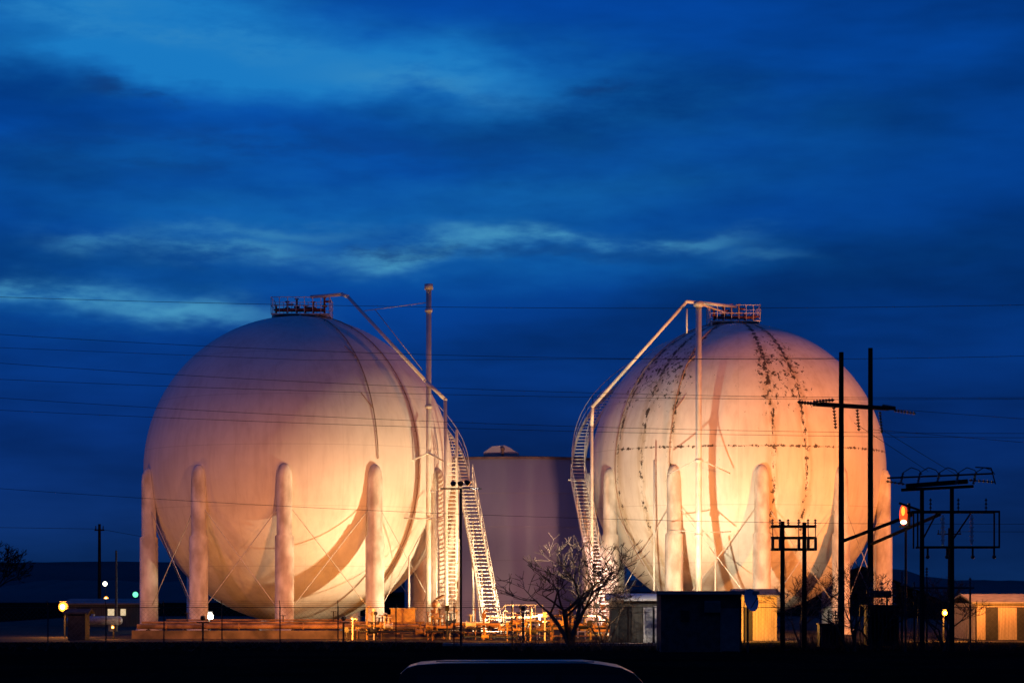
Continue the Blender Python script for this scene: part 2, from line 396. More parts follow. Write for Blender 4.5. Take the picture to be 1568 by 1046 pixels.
# --- left tank: mast, header pipe, staircase
zt=CL[2]+10
mb=MB(); mx,my=-5.2,153.3
mb.cyl((mx,my,0),(mx,my,21.6),0.17,n=14); mb.cyl((mx,my,21.6),(mx,my,21.95),0.27,n=14); mb.cyl((mx,my,20.2),(mx,my,20.4),0.24,n=12)
mb.cyl((mx,my,14.2),(mx,my,14.4),0.24,n=12)
mb.out('vent_mast',M['white'],tl,True)
mb=MB()
hp=[(-13.0,158.8,zt+1.15),(-10.9,157.5,zt+1.15),(-10.5,157.0,zt+0.95),(-5.4,153.0,15.9),(-4.15,152.6,14.7),(-4.05,152.6,0.6)]
mb.tube(hp,0.11,10)
for p in hp[1:-1]: mb.ell(p,0.125,10,6)
mb.tube([(-9.4,156.2,zt-0.05),(-5.2,153.3,zt+0.15)],0.025,5)
mb.tube([(-8.7,156.0,zt+0.0),(-5.6,153.5,16.6)],0.03,5)
mb.tube([(-7.2,154.3,10.6),(-5.2,153.0,11.4),(-3.9,152.9,10.7)],0.06,6)
mb.tube([(-7.6,154.3,7.4),(-5.2,153.0,7.3),(-3.8,153.0,7.3)],0.05,6)
mb.tube([(-4.7,153.0,0.5),(-4.7,153.0,9.0),(-5.2,153.3,9.0)],0.05,6)
mb.tube([(-3.5,155.5,0.4),(-3.5,155.5,13.0)],0.09,8)
mb.tube([(-6.4,152.6,0.4),(-6.4,152.6,5.0)],0.06,8)
mb.out('header_pipe',M['white'],tl,True)
mb=MB()
for i in range(42): mb.beam((-4.05,154.6,0.6+i*0.25),(-3.55,154.6,0.6+i*0.25),0.06,0.07)
mb.beam((-4.08,154.6,0),(-4.08,154.6,11.2),0.06,0.06); mb.beam((-3.52,154.6,0),(-3.52,154.6,11.2),0.06,0.06)
mb.out('access_ladder',M['white'],tl)
S,T=MB(),MB()
W0=V((0.47,0,0))
stair(S,T,[V((-1.15,151.0,0.2)),V((-3.05,160.5,10.0))],[W0,W0])
S.tube([(-1.1,151.2,0.1),(-2.3,156.5,0.1),(-2.6,157,5.8)],0.05,5)
for (a,b) in (((-1.9,155.0,0),(-1.9,155.0,4.2)),((-2.5,158,0),(-2.5,158,7.3)),((-1.9,155,0.2),(-2.5,158,5.0)),((-1.2,152,1.2),(-2.5,158,0.5))): S.tube([a,b],0.05,5)
T.bx(-3.8,-2.5,160.5,161.9,9.95,10.02)
pts=[];wd=[]
for i in range(13):
    t=i/12; az=96+66*t; la=-3.5+58*t; p=sph_pt(CL,10.75,az,la); r=V((p.x-CL[0],p.y-CL[1],0)).normalized()*0.42
    pts.append(p); wd.append(r)
stair(S,T,pts,wd)
S.out('stair_stringers_and_rails',M['white'],tl); T.out('stair_treads',M['white'],tl)

# --- right tank
ztr=CR[2]+10
mb=MB(); mx,my=11.75,154.6
mb.cyl((mx,my,0),(mx,my,20.75),0.19,n=14); mb.cyl((mx,my,20.7),(mx,my,21.0),0.32,n=12); mb.cyl((mx,my,10.9),(mx,my,11.1),0.25,n=12); mb.cyl((mx,my,6.2),(mx,my,6.4),0.25,n=12)
mb.out('vent_mast',M['white'],tr,True)
mb=MB()
hp=[(15.0,165.0,ztr+0.95),(12.0,158.5,ztr+0.45),(11.2,157.5,ztr+0.4),(5.25,160.0,14.8),(5.2,160.0,13.6),(5.2,160.0,0.6)]
mb.tube(hp,0.11,10)
for p in hp[1:-1]: mb.ell(p,0.125,10,6)
mb.tube([(11.2,157.3,20.9),(11.2,157.3,19.3)],0.05,6)
mb.tube([(11.8,154.8,20.9),(14.0,160.0,20.9)],0.07,6)
mb.tube([(9.9,156.0,10.2),(11.75,154.4,11.1),(13.9,156.5,10.3)],0.035,6)
mb.tube([(10.0,156.5,6.7),(11.75,154.4,6.5),(14.0,157.0,6.6)],0.035,6)
mb.tube([(9.1,157.3,0.4),(9.1,157.3,11.2)],0.05,6)
mb.tube([(12.9,155.8,0.4),(12.9,155.8,5.5)],0.05,6)
mb.out('header_pipe',M['white'],tr,True)
S,T=MB(),MB()
stair(S,T,[V((6.15,156.0,0.2)),V((4.45,165.6,10.3))],[W0,W0])
for (a,b) in (((5.6,160,0),(5.6,160,4.2)),((5.0,163,0),(5.0,163,7.3)),((5.0,158,0),(6.2,161,4.4)),((6.6,158,0),(5.4,161,4.4))): S.tube([a,b],0.05,5)
T.bx(3.8,5.1,165.6,167.2,10.25,10.32)
pts=[];wd=[]
for i in range(17):
    t=i/16; az=-(93+62*t**1.6); la=-2.5+60*t; p=sph_pt(CR,10.85,az,la); r=V((p.x-CR[0],p.y-CR[1],0)).normalized()*0.42
    pts.append(p); wd.append(r)
stair(S,T,pts,wd)
S.out('stair_stringers_and_rails',M['white'],tr); T.out('stair_treads',M['white'],tr)

# ------------------------------------------------------------ flat cylindrical tank behind
CT=(0.3,206.0); RT=9.3; HT=13.4
e=empty('cylindrical_storage_tank',(CT[0],CT[1],0))
MB().lathe((CT[0],CT[1],0),[(RT,0),(RT,HT)],96).out('tank_shell',M['ctank'],e,True,loc=(CT[0],CT[1],0))
mb=MB().lathe((CT[0],CT[1],HT-0.05),[(RT+0.06,0),(RT+0.06,0.16),(RT-0.3,0.22),(0.2,0.75)],96); mb.out('roof_rim',M['rim'],e)
mb=MB()
for hz_ in (2.6,5.2,7.9,10.6): mb.lathe((CT[0],CT[1],hz_),[(RT+0.012,0),(RT+0.012,0.03),(RT-0.1,0.03)],96)
mb.out('plate_seams',M['ctank'],e)
mb=MB()
vx,vy=-0.9,198.6
mb.v+= [(vx-1.4,vy,HT+0.1),(vx+1.5,vy,HT+0.1),(vx+1.5,vy,HT+0.45),(vx+0.7,vy,HT+0.95),(vx+0.3,vy,HT+1.12),(vx-0.7,vy,HT+1.05),(vx-1.4,vy,HT+0.55)]
mb.v+=[(a,b+2.2,c_) for a,b,c_ in mb.v[:7]]
mb.face(*range(7)); mb.face(*reversed(range(7,14)))
for i in range(7): j=(i+1)%7; mb.face(i+7,j+7,j,i)
mb.out('roof_hatch_cover',M['ctank'],e)
mb=MB().cyl((vx+0.15,vy-0.5,HT-0.05),(vx+0.15,vy-0.5,HT+0.8),0.10,n=8)
mb.ell((vx+0.15,vy-0.5,HT+0.8),0.17,10,6); mb.out('roof_vent',M['rim'],e)
cu=bpy.data.curves.new('tank_number','FONT'); cu.body='95'; cu.size=0.75; cu.extrude=0.004; cu.align_x='CENTER'
o=bpy.data.objects.new('tank_number',cu); COL.objects.link(o); cu.materials.append(M['blk'])
a_=math.radians(22); o.location=(CT[0]+ (RT+0.03)*math.sin(a_),CT[1]-(RT+0.03)*math.cos(a_),3.3); o.rotation_euler=(math.pi/2,0,a_); o.parent=e; o.matrix_parent_inverse=Matrix.Translation(e.location).inverted()

# ------------------------------------------------------------ dike wall and pipe rack under the left tank
MB().bx(-22.4,-2.8,144.6,144.85,0,0.50).out('dike_wall',M['dike'])
e=empty('pipe_rack',(-13,146,0))
mb=MB(); random.seed(4)
mb.cyl((-22.2,145.4,0.72),(-3.2,145.4,0.72),0.15,n=14)
mb.cyl((-22.0,145.9,0.95),(-5.2,145.9,0.95),0.07,n=10); mb.cyl((-20.6,146.3,1.10),(-9.2,146.3,1.10),0.045,n=8)
for X in (-20.5,-16.2,-12.4,-8.1,-5.0): mb.cyl((X,145.4,0.72),(X+0.07,145.4,0.72),0.21,n=14)
mb.out('pipes',M['rust'],e,True)
mb=MB()
X=-21.6
while X<-3.2:
    mb.bx(X-0.05,X+0.05,145.2,146.4,0,0.54); mb.bx(X-0.04,X+0.04,145.85,145.95,0.54,0.86); X+=random.uniform(1.9,3.0)
for X,h in ((-19.3,1.5),(-13.6,1.35),(-10.6,1.6),(-9.0,1.3)):
    mb.cyl((X,145.9,0.9),(X,145.9,h),0.035,n=6); mb.cyl((X,145.9,h),(X,145.9,h+0.03),0.16,n=12)
mb.out('supports_and_handwheels',M['blk'],e)
# process manifold
e=empty('valve_manifold',(-4,146,0))
mb=MB(); mc=MB(); mr=MB(); md=MB(); random.seed(12)
def valve(mb,X,Y,Z,s=1.0):
    mb.cyl((X-0.22*s,Y,Z),(X+0.22*s,Y,Z),0.11*s,n=8); mb.cyl((X-0.24*s,Y,Z),(X-0.18*s,Y,Z),0.18*s,n=10); mb.cyl((X+0.18*s,Y,Z),(X+0.24*s,Y,Z),0.18*s,n=10)
    mb.cyl((X,Y,Z),(X,Y,Z+0.45*s),0.04*s,n=6); mb.cyl((X,Y,Z+0.43*s),(X,Y,Z+0.46*s),0.19*s,n=12)
for Yr in (139.5,140.5,141.6,142.8,143.6,146.8,147.9,149.0):
    zc=random.uniform(0.25,0.85); X=-9+random.uniform(-1,1); end=random.uniform(8.5,10.5)
    r=random.choice([0.04,0.055,0.08]); tgt=random.choice([mb,mb,mc,md])
    while X<end:
        L_=random.uniform(1.8,4.5); X2=min(X+L_,end)
        tgt.cyl((X,Yr,zc),(X2,Yr,zc),r,n=8)
        if random.random()<0.8: valve(random.choice([mb,mc,md,mr]),X+L_*0.4,Yr,zc,random.uniform(0.8,1.4))
        z2=max(0.2,min(1.3,zc+random.uniform(-0.4,0.45)))
        if X2<end: tgt.cyl((X2,Yr,zc),(X2,Yr,z2),r,n=8)
        zc=z2; X=X2
for i in range(85):
    X=random.uniform(-9.5,9.5); Y=random.uniform(139,149.5); h=random.uniform(0.5,1.9); r=random.uniform(0.02,0.055)
    tgt=random.choice([mb,mc,mr,md,mb])
    tgt.cyl((X,Y,0),(X,Y,h),r,n=6)
    q=random.random()
    if q<0.3: tgt.ell((X,Y,h),0.12,8,6)
    elif q<0.55: tgt.cyl((X,Y,h),(X,Y,h+0.03),0.18,n=10)
    elif q<0.75: tgt.box((X,Y,h+0.1),(0.24,0.16,0.30))
    else: tgt.tube([(X,Y,h),(X+0.12,Y,h+0.12),(X+0.26,Y,h+0.05)],r,6)
mb.out('rusty_piping',M['rust'],e); mc.out('yellow_piping',M['yel'],e); mr.out('painted_piping',M['white'],e); md.out('dark_piping',M['blk'],e)
mb=MB(); mb.bx(-7.2,-5.75,145.8,146.6,1.0,1.75); mb.bx(-7.1,-6.9,146,146.4,0,1.0); mb.bx(-6.05,-5.85,146,146.4,0,1.0); mb.bx(-7.28,-5.67,145.75,146.65,1.75,1.80); mb.bx(-6.49,-6.46,145.78,145.8,1.02,1.74); mb.out('control_cabinet',M['yel'],e)
mb=MB()
mb.cyl((-4.6,148,0),(-4.6,148,2.3),0.13,n=10); mb.cyl((-4.9,148,1.6),(-4.3,148,1.6),0.1,n=8); mb.ell((-4.6,148,2.0),0.26,12,8); mb.cyl((-4.6,148,2.3),(-4.1,148,2.55),0.08,n=8); mb.cyl((-4.85,148,1.3),(-4.35,148,1.3),0.22,n=10)
mb.out('pressure_regulator',M['rust'],e)
e=empty('crossover_platform',(0.2,152,0)); mb=MB()
mb.bx(-0.4,1.9,151.6,152.4,0.9,0.95)
for i in range(6):
    X=-0.4+i*0.46
    for Y in (151.6,152.4): mb.cyl((X,Y,0),(X,Y,1.95),0.02,n=5)
for hh in (1.45,1.95):
    for Y in (151.6,152.4): mb.cyl((-0.4,Y,hh),(1.9,Y,hh),0.018,n=5)
mb.beam((-0.4,151.6,0.92),(-1.3,151.6,0),0.05,0.12); mb.beam((-0.4,151.6,1.95),(-1.3,151.6,1.05),0.03,0.03)
mb.out('platform_frame',M['rust'],e)

# ------------------------------------------------------------ chain link fence
e=empty('chain_link_fence',(0,127,0)); mb=MB(); wi=MB()
X=-30
while X<34:
    mb.cyl((X,127,0),(X,127,2.05),0.035,n=6); mb.cyl((X,127,2.05),(X-0.0,126.7,2.35),0.02,n=5); X+=3.0
mb.cyl((-30,127,2.0),(34,127,2.0),0.016,n=6)
for k_ in (2.12,2.22,2.33): mb.cyl((-30,127-(k_-2.05),k_),(34,127-(k_-2.05),k_),0.005,n=3)
X=-30
while X<34:
    wi.cyl((X,127.01,0.05),(X+1.95,127.01,2.0),0.003,n=3,cap=False); wi.cyl((X+1.95,127.02,0.05),(X,127.02,2.0),0.003,n=3,cap=False); X+=0.24
mb.out('posts_and_rails',M['blk'],e); wi.out('wire_mesh',M['dgalv'],e)

# ------------------------------------------------------------ bare trees
def bare_tree(name, base, height, seed, spread=0.5, depth=6, r0=0.13, multi=3, mat='bark', rmin=0.010):
    rnd=random.Random(seed); mb=MB()
    def grow(p,d,L,r,lev):
        segs=3; q=p
        for i in range(segs):
            d=(d+V((rnd.uniform(-1,1),rnd.uniform(-1,1),rnd.uniform(-0.4,0.6)))*0.16).normalized()
            n_=q+d*L/segs; r2=max(r*0.88,rmin*0.8); mb.cyl(q,n_,r,r2,5 if lev<3 else 3,cap=False)
            if lev>=1 and rnd.random()<0.40 and lev<depth:
                sd=(d+V((rnd.uniform(-1,1),rnd.uniform(-1,1),rnd.uniform(-0.2,0.8)))*0.9).normalized(); grow(n_,sd,L*0.55,max(r2*0.5,rmin),lev+2)
            q=n_; r=r2
        if lev>=depth: return
        for i in range(2 if rnd.random()<0.7 else 3):
            sd=(d+V((rnd.uniform(-1,1),rnd.uniform(-1,1),rnd.uniform(-0.35,0.55)))*(0.55+spread)).normalized()
            grow(q,sd,L*rnd.uniform(0.62,0.85),max(r*0.66,rmin),lev+1)
    for i in range(multi):
        d=V((rnd.uniform(-1,1)*spread,rnd.uniform(-1,1)*spread,1)).normalized()
        grow(V(base)+V((rnd.uniform(-.2,.2),rnd.uniform(-.2,.2),-0.05)),d,height*0.27,r0,0)
    return mb.out(name,M[mat])
bare_tree('bare_tree',(3.0,126.0,0),7.9,21,0.75,5,0.14,6,'bark',0.016)
bare_tree('bare_tree',(4.9,131,0),4.6,77,0.8,5,0.06,5,rmin=0.012)
bare_tree('bare_tree',(16.1,116.5,0),5.2,5,0.4,5,0.08,4,'bark2')
bare_tree('bare_tree',(17.6,118.5,0),4.4,8,0.6,5,0.07,5,'bark2')
bare_tree('bare_tree',(20.6,117,0),4.2,13,0.6,5,0.07,5,'bark2')
bare_tree('bare_tree',(14.9,128,0),4.6,17,0.5,5,0.06,4)
bare_tree('bare_tree',(-80.5,380,0),11.5,31,0.55,6,0.30,5,'bark2',0.045)
bare_tree('bare_tree',(36,200,0),5,41,0.6,5,0.12,3,'bark2')
rnd=random.Random(3); mb=MB()
for i in range(520):
    X=rnd.uniform(-29,34); Y=rnd.uniform(116,126.5); h=rnd.uniform(0.1,0.5)
    if rnd.random()<0.35: X=rnd.uniform(0,8); h*=1.5
    if rnd.random()<0.25: X=rnd.uniform(14,24); h*=2.4
    for k_ in range(8): mb.cyl((X,Y,0),(X+rnd.uniform(-.35,.35),Y+rnd.uniform(-.3,.3),h*rnd.uniform(0.5,1.2)),0.009,0.003,3,cap=False)
mb.out('dry_grass_tufts',M['bark2'])

# ------------------------------------------------------------ H-frame power pole
e=empty('h_frame_utility_pole',(17.2,123,0)); mb=MB(); ins=MB()
P1=V((16.36,122,0)); P2=V((18.1,124,0))
mb.cyl(P1,P1+V((0,0,14.7)),0.17,0.12,n=10); mb.cyl(P2,P2+V((0,0,15.1)),0.17,0.12,n=10)
dA=(P2-P1).normalized(); mid=(P1+P2)/2; off=V((-dA.y,dA.x,0))*0.2
for s_ in (-1,1):
    a=mid-dA*3.5+off*s_; b=mid+dA*3.3+off*s_; mb.beam((a.x,a.y,12.0),(b.x,b.y,12.15),0.09,0.18)
def ins_string(mb,a,b,n=7,r=0.10):
    a,b=V(a),V(b)
    mb.cyl(a,b,0.025,n=5)
    for i in range(n):
        t=(i+0.5)/n; c_=a.lerp(b,t); d=(b-a).normalized()*0.04; mb.cyl(c_-d,c_+d,r,r*0.5,n=8)
for t_ in (-2.0,0.1,2.2):
    c_=mid+dA*t_; ins_string(ins,(c_.x,c_.y,11.95),(c_.x+0.1,c_.y,10.85))
ins_string(ins,(14.95,120.3,12.0),(13.9,119.6,12.05)); ins_string(ins,(19.6,126.0,12.1),(20.7,126,11.95)) 
ins_string(ins,(14.75,120.3,12.1),(15.7,119.6,12.15)); ins_string(ins,(19.6,125.6,12.2),(18.9,125.4,12.3))
mb.cyl((P1.x,P1.y-0.1,5.3),(19.1,117,6.5),0.09,n=8); mb.cyl((P2.x,P2.y-0.1,5.2),(20.4,117.2,6.5),0.09,n=8)
mb.out('poles_and_crossarms',M['dark'],e); ins.out('insulators',M['porc'],e)

e=empty('utility_pole_switch_rack',(13.5,118,0)); mb=MB(); ins=MB()
for X,t_ in ((13.0,6.2),(14.05,6.15)): mb.cyl((X,118,0),(X,118,t_),0.13,0.10,n=10)
for Z in (5.95,5.4,4.85):
    for Y in (117.82,118.18): mb.beam((12.45,Y,Z),(14.6,Y,Z),0.08,0.13)
for X in (12.5,12.85,13.25,13.75,14.2,14.55):
    ins_string(ins,(X,117.8,5.95),(X,117.8,6.3),3,0.08)
    if X not in (13.25,): ins.box((X,117.7,5.1),(0.13,0.16,0.62)); ins.cyl((X,117.7,5.4),(X,117.8,6.0),0.03,n=4)
mb.out('poles_and_crossarms',M['dark'],e); ins.out('cutouts',M['porc'],e)

e=empty('substation_switch_structure',(19.9,115,0)); mb=MB(); ins=MB(); iw=MB()
for X,t_ in ((19.2,7.7),(20.6,7.75)): mb.cyl((X,115,0),(X,115,t_),0.13,0.10,n=10)
mb.beam((18.4,114.6,7.75),(21.4,115.4,8.0),0.14,0.22); mb.beam((17.6,115.2,8.15),(22.5,115,8.35),0.05,0.08)
mb.beam((18.3,115.5,7.6),(21.6,114.9,7.75),0.10,0.14)
for X in (18.2,19.0,19.9,20.8,21.6):
    ins_string(ins,(X,115,7.85),(X+0.12,115,8.4),5,0.08)
    mb.tube([(X+0.12,115,8.4),(X+0.45,114.7,8.62),(X+0.8,114.7,8.5),(X+0.95,114.7,8.3)],0.02,5)
mb.tube([(21.7,115,8.65),(22.4,114.8,8.6),(22.6,114.8,7.85)],0.03,5)
ins_string(ins,(17.55,115.2,8.0),(18.4,115,7.85),5,0.08); ins_string(ins,(21.4,115,8.05),(22.6,115,7.95),6,0.08)
for Z,x0,x1 in ((6.55,18.6,22.7),(4.9,19.0,22.7)):
    for Y in (114.4,115.6): mb.beam((x0,Y,Z),(x1,Y,Z),0.07,0.10)
for X in (18.9,22.7): 
    for Y in (114.4,115.6): mb.cyl((X,Y,4.85),(X,Y,6.6),0.04,n=6)
for X in (20.05,21.4): iw.cyl((X,114.3,5.0),(X,114.3,6.4),0.06,n=8); [iw.cyl((X,114.3,5.2+k*0.2),(X,114.3,5.26+k*0.2),0.11,n=8) for k in range(6)]
for X in (19.6,20.9,22.2): ins_string(ins,(X,115,6.5),(X,115,7.2),4,0.08)
for X in (19.4,20.3,21.5,22.5): mb.cyl((X,114.6,4.9),(X,114.6,4.5),0.05,n=5); ins.ell((X,114.6,4.45),0.1,8,5)
mb.beam((18.3,116,7.0),(19.2,115,6.6),0.08,0.1)
mb.tube([(19.9,115.1,6.5),(19.2,115,5.2)],0.04,5); mb.tube([(21.5,115.1,6.5),(20.6,115,5.2)],0.04,5)
mb.out('poles_and_busbars',M['dark'],e); ins.out('insulators',M['porc'],e); iw.out('post_insulators',M['porcw'],e)

# transformers
e=empty('power_transformer',(18.2,120,0)); mb=MB(); ins=MB()
mb.bx(17.3,18.8,119.3,120.7,0.2,2.1); mb.bx(17.2,18.9,119.2,120.8,2.1,2.18)
for i in range(8): mb.bx(17.35+i*0.19,17.42+i*0.19,119.0,119.28,0.5,1.95)
mb.cyl((17.4,120.5,2.7),(18.6,120.5,2.7),0.18,n=10); mb.cyl((17.7,120.5,2.1),(17.7,120.5,2.6),0.05,n=6); mb.cyl((18.4,120.5,2.1),(18.4,120.5,2.6),0.05,n=6)
for X in (17.5,18.05,18.6): ins_string(ins,(X,119.8,2.15),(X,119.8,3.3),6,0.11)
mb.out('tank_and_radiators',M['blk'],e); ins.out('bushings',M['porc'],e)
e=empty('power_transformer',(15.8,121,0)); mb=MB(); ins=MB()
mb.bx(15.1,16.0,120.5,121.5,0.1,1.2); mb.bx(15.05,16.05,120.45,121.55,1.2,1.26)
for i in range(5): mb.bx(15.15+i*0.18,15.2+i*0.18,120.25,120.48,0.3,1.1)
for X in (15.2,15.6,15.95): ins_string(ins,(X,121,1.26),(X,121,1.9),4,0.09)
mb.out('tank_and_radiators',M['blk'],e); ins.out('bushings',M['porc'],e)
e=empty('disconnect_switch_stand',(21.5,119,0)); mb=MB(); ins=MB()
for X,h in ((18.9,3.1),(19.5,2.6),(20.1,3.3),(21.3,2.2),(22.2,2.8)):
    mb.cyl((X,119,0),(X,119,h),0.05,n=6); ins_string(ins,(X,119,h),(X,119,h+0.7),5,0.09)
mb.beam((18.8,119,3.0),(22.4,119,3.0),0.07,0.09); mb.out('frame',M['blk'],e); ins.out('insulators',M['porc'],e)

# ------------------------------------------------------------ power lines
mb=MB()
def wire3(Y,z0,z1,z2,r=0.013,x0=-62,x1=60):
    a=(z0+z2-2*z1)/2/26**2; b_=(z2-z0)/2/26
    pts=[]
    for i in range(41):
        X=x0+(x1-x0)*i/40; pts.append((X,Y,z1+b_*X+a*X*X))
    mb.tube(pts,r,4)
for i,(z0,z1,z2) in enumerate(((17.4,16.85,17.0),(15.6,14.45,14.5),(14.2,12.8,12.45),(13.4,12.55,12.4),(12.5,11.15,10.7),(11.9,10.9,10.5),(8.0,6.6,6.2))):
    wire3(121.5+0.25*i,z0,z1,z2)
mb.tube([(-62,122,20.3),(-26,122,14.95),(-10,122,14.3),(16.36,122,14.4)],0.011,4)
mb.tube([(18.1,124,12.1),(26,125,11.6),(45,127,11.9)],0.013,4)
mb.tube([(18.1,124,11.0),(26,125,10.4),(45,127,10.6)],0.013,4)
mb.tube([(17.0,122,11.2),(20,118,8.6)],0.012,4); mb.tube([(18.4,123,11.0),(21.4,118,8.4)],0.012,4)
mb.out('power_lines',M['wire'])

# ------------------------------------------------------------ utility hut with dish
e=empty('utility_hut',(9,116,0))
mb=MB(); mb.bx(6.98,10.75,115,118.5,0,2.72); mb.out('walls',M['hut'],e)
mb=MB(); mb.bx(6.75,11.55,114.6,118.9,2.72,2.86); mb.bx(6.80,11.50,114.57,114.6,2.70,2.83); mb.out('roof',M['roof'],e)
mb=MB(); mb.bx(7.9,8.3,114.96,114.998,1.45,1.95); mb.out('small_window',M['glass'],e)
mb=MB(); mb.bx(9.0,9.75,114.75,115.0,1.85,2.4)
for i in range(6): mb.bx(9.03,9.72,114.72,114.75,1.9+i*0.08,1.93+i*0.08)
mb.out('air_conditioner',M['dgalv'],e)
mb=MB(); mb.bx(9.8,10.6,114.95,114.998,0.05,2.05); mb.bx(9.75,9.8,114.93,114.998,0.0,2.1); mb.bx(10.6,10.65,114.93,114.998,0.0,2.1); mb.out('door',M['dgalv'],e)
# white equipment lockers beside the hut, standing behind the fence
e=empty('storage_locker',(7.3,131,0))
mb=MB(); mb.bx(7.08,7.50,131,132.2,0.08,1.98); mb.bx(7.62,7.95,131,132.2,0.08,2.02); mb.out('cabinets',M['hutw'],e)
mb=MB(); mb.bx(7.50,7.62,131.1,132.2,0,2.0); mb.bx(7.05,7.95,130.98,132.2,0,0.08); mb.bx(7.44,7.46,130.96,131.0,0.9,1.1); mb.bx(7.66,7.68,130.96,131.0,0.9,1.1); mb.out('frame_and_handles',M['blk'],e)
e=empty('satellite_dish',(11.1,114.6,0)); mb=MB(); n=24; rings=5
ax=V((0.72,-0.66,0.2)).normalized(); u=ax.orthogonal().normalized(); w_=ax.cross(u); c0=V((11.05,114.4,2.42))
for j in range(rings+1):
    rr=0.54*j/rings
    for i in range(n): t=2*math.pi*i/n; mb.v.append(tuple(c0+(u*math.cos(t)+w_*math.sin(t))*rr+ax*(rr*rr*0.45)))
for j in range(rings):
    for i in range(n): i2=(i+1)%n; mb.face(j*n+i,j*n+i2,(j+1)*n+i2,(j+1)*n+i)
mb.out('reflector',M['dish'],e,True)
mb=MB().cyl((11.0,114.6,0),(11.0,114.6,2.4),0.05,n=8); mb.tube([tuple(c0-V((0,0,.5))),tuple(c0+ax*0.45)],0.02,5); mb.ell(tuple(c0+ax*0.47),0.06,8,5); mb.out('mast_and_feed',M['blk'],e)

def shed(name,x0,x1,y0,y1,h,rh,wall,roof,doors=(),win=()):
    e=empty(name,((x0+x1)/2,(y0+y1)/2,0))
    MB().bx(x0,x1,y0,y1,0,h).out('walls',wall,e)
    mb=MB(); o_=0.25; ym=(y0+y1)/2
    mb.v=[(x0-o_,y0-o_,h),(x1+o_,y0-o_,h),(x1+o_,ym,h+rh),(x0-o_,ym,h+rh),(x0-o_,y1+o_,h),(x1+o_,y1+o_,h),(x0-o_,y0-o_,h+0.1),(x1+o_,y0-o_,h+0.1),(x1+o_,ym,h+rh+0.1),(x0-o_,ym,h+rh+0.1),(x0-o_,y1+o_,h+0.1),(x1+o_,y1+o_,h+0.1)]
    for q in ((0,3,2,1),(3,4,5,2),(6,7,8,9),(9,8,11,10),(0,1,7,6),(4,10,11,5),(0,6,9,3),(3,9,10,4),(1,2,8,7),(2,5,11,8)): mb.face(*q)
    mb.out('roof',roof,e)
    mb=MB()
    for a,b_,t_ in doors: mb.bx(a,b_,y0-0.05,y0-0.003,0.02,t_)
    if doors: mb.out('doors',M['blk'],e)
    mb=MB()
    for a,b_ in win: mb.bx(a,b_,y0-0.05,y0-0.003,h*0.5,h*0.8)
    if win: mb.out('lit_windows',E_win,e)
    return e
shed('storage_shed',5.4,8.4,134,136.5,2.3,0.3,M['dsiding'],M['hutw'],((5.8,6.5,2.0),))
shed('orange_lit_shed',12.9,15.1,140,144,2.5,0.35,M['siding'],M['roof'],((13.2,13.7,1.9),))
shed('low_warehouse',26.8,38,142,149,2.1,0.45,M['siding'],M['roof'],((27.4,28.1,1.9),(29.2,31.2,1.9),(32.5,33.2,1.9)))
shed('low_warehouse',-35,-28.8,192,200,1.7,0.35,M['dsiding'],M['roof'],((-34,-33,1.5),),((-31.6,-31.1),(-30.6,-30.2)))
shed('control_building',-25.6,-24.6,141.5,143,1.5,0.2,M['hut'],M['hut'],())

e=empty('horizontal_storage_tank',(-29,170,0)); mb=MB()
mb.cyl((-30.6,170,0.75),(-27.2,170,0.75),0.3,n=18); mb.ell((-30.6,170,0.75),(0.25,0.3,0.3),14,8); mb.ell((-27.2,170,0.75),(0.25,0.3,0.3),14,8)
mb.cyl((-29,170,1.0),(-29,170,1.2),0.12,n=8); mb.out('vessel',M['galv'],e,True)
mb=MB(); mb.bx(-30.2,-29.9,169.7,170.3,0,0.46); mb.bx(-27.9,-27.6,169.7,170.3,0,0.46); mb.out('saddles',M['conc'],e)

def pole(name,X,Y,h,arm=None,r=0.12,mat='dark'):
    e=empty(name,(X,Y,0)); mb=MB(); mb.cyl((X,Y,0),(X,Y,h),r,r*0.7,n=8)
    if arm:
        mb.beam((X-arm,Y,h-0.5),(X+arm,Y,h-0.5),0.08,0.10)
        for k in (-arm+0.1,0,arm-0.1): ins_string(mb,(X+k,Y,h-0.45),(X+k,Y,h-0.15),3,0.06)
    mb.out('pole',M[mat],e); return e
pole('utility_pole',-33.6,200,8.2,0.4,0.16)
pole('utility_pole',-27.4,170,5.6,None,0.10,'dgalv')
pole('utility_pole',36.5,205,8.0,1.0,0.14)
mb=MB()
mb.tube([(-33.6,200,7.8),(-60,205,8.3)],0.02,4); mb.tube([(-33.6,200,7.8),(-28.5,198,6.9)],0.02,4); mb.tube([(36.5,205,7.7),(70,205,7.6)],0.02,4)
mb.out('service_drop_wires',M['wire'])

def small_light(name,X,Y,Z,em,col,energy,r=0.14):
    e=empty(name,(X,Y,0)); mb=MB()
    mb.cyl((X,Y+0.15+r,0),(X,Y+0.15+r,Z+0.1),0.05,n=6); mb.box((X,Y+0.05,Z+0.02+r),(r*1.6,0.35,0.05)); mb.out('pole_and_hood',M['blk'],e)
    MB().ell((X,Y-0.05,Z),r,12,8).out('lens',em,e,True)
    if em is E_org: MB().ell((X,Y-0.05-r*0.75,Z),r*0.55,10,6).out('arc_tube',E_hot,e,True)
    if energy: lamp('bulb','POINT',(X,Y-0.25-r*1.5,Z),None,energy,col,0.1,parent=e)
    return e
small_light('sodium_yard_light',-27.4,150,1.85,E_org,(1,0.36,0.06),700,0.30)
small_light('white_yard_light',-21.2,172,1.0,E_wht,(1,0.90,0.7),450,0.30)
small_light('green_yard_light',-46,300,2.2,E_grn,(0.3,1,0.5),0,0.34)
small_light('white_yard_light',-58,350,3.6,E_wht,(1,0.9,0.8),0,0.32)
small_light('sodium_yard_light',12.0,137.0,2.2,E_org,(1,0.40,0.05),2800,0.12)
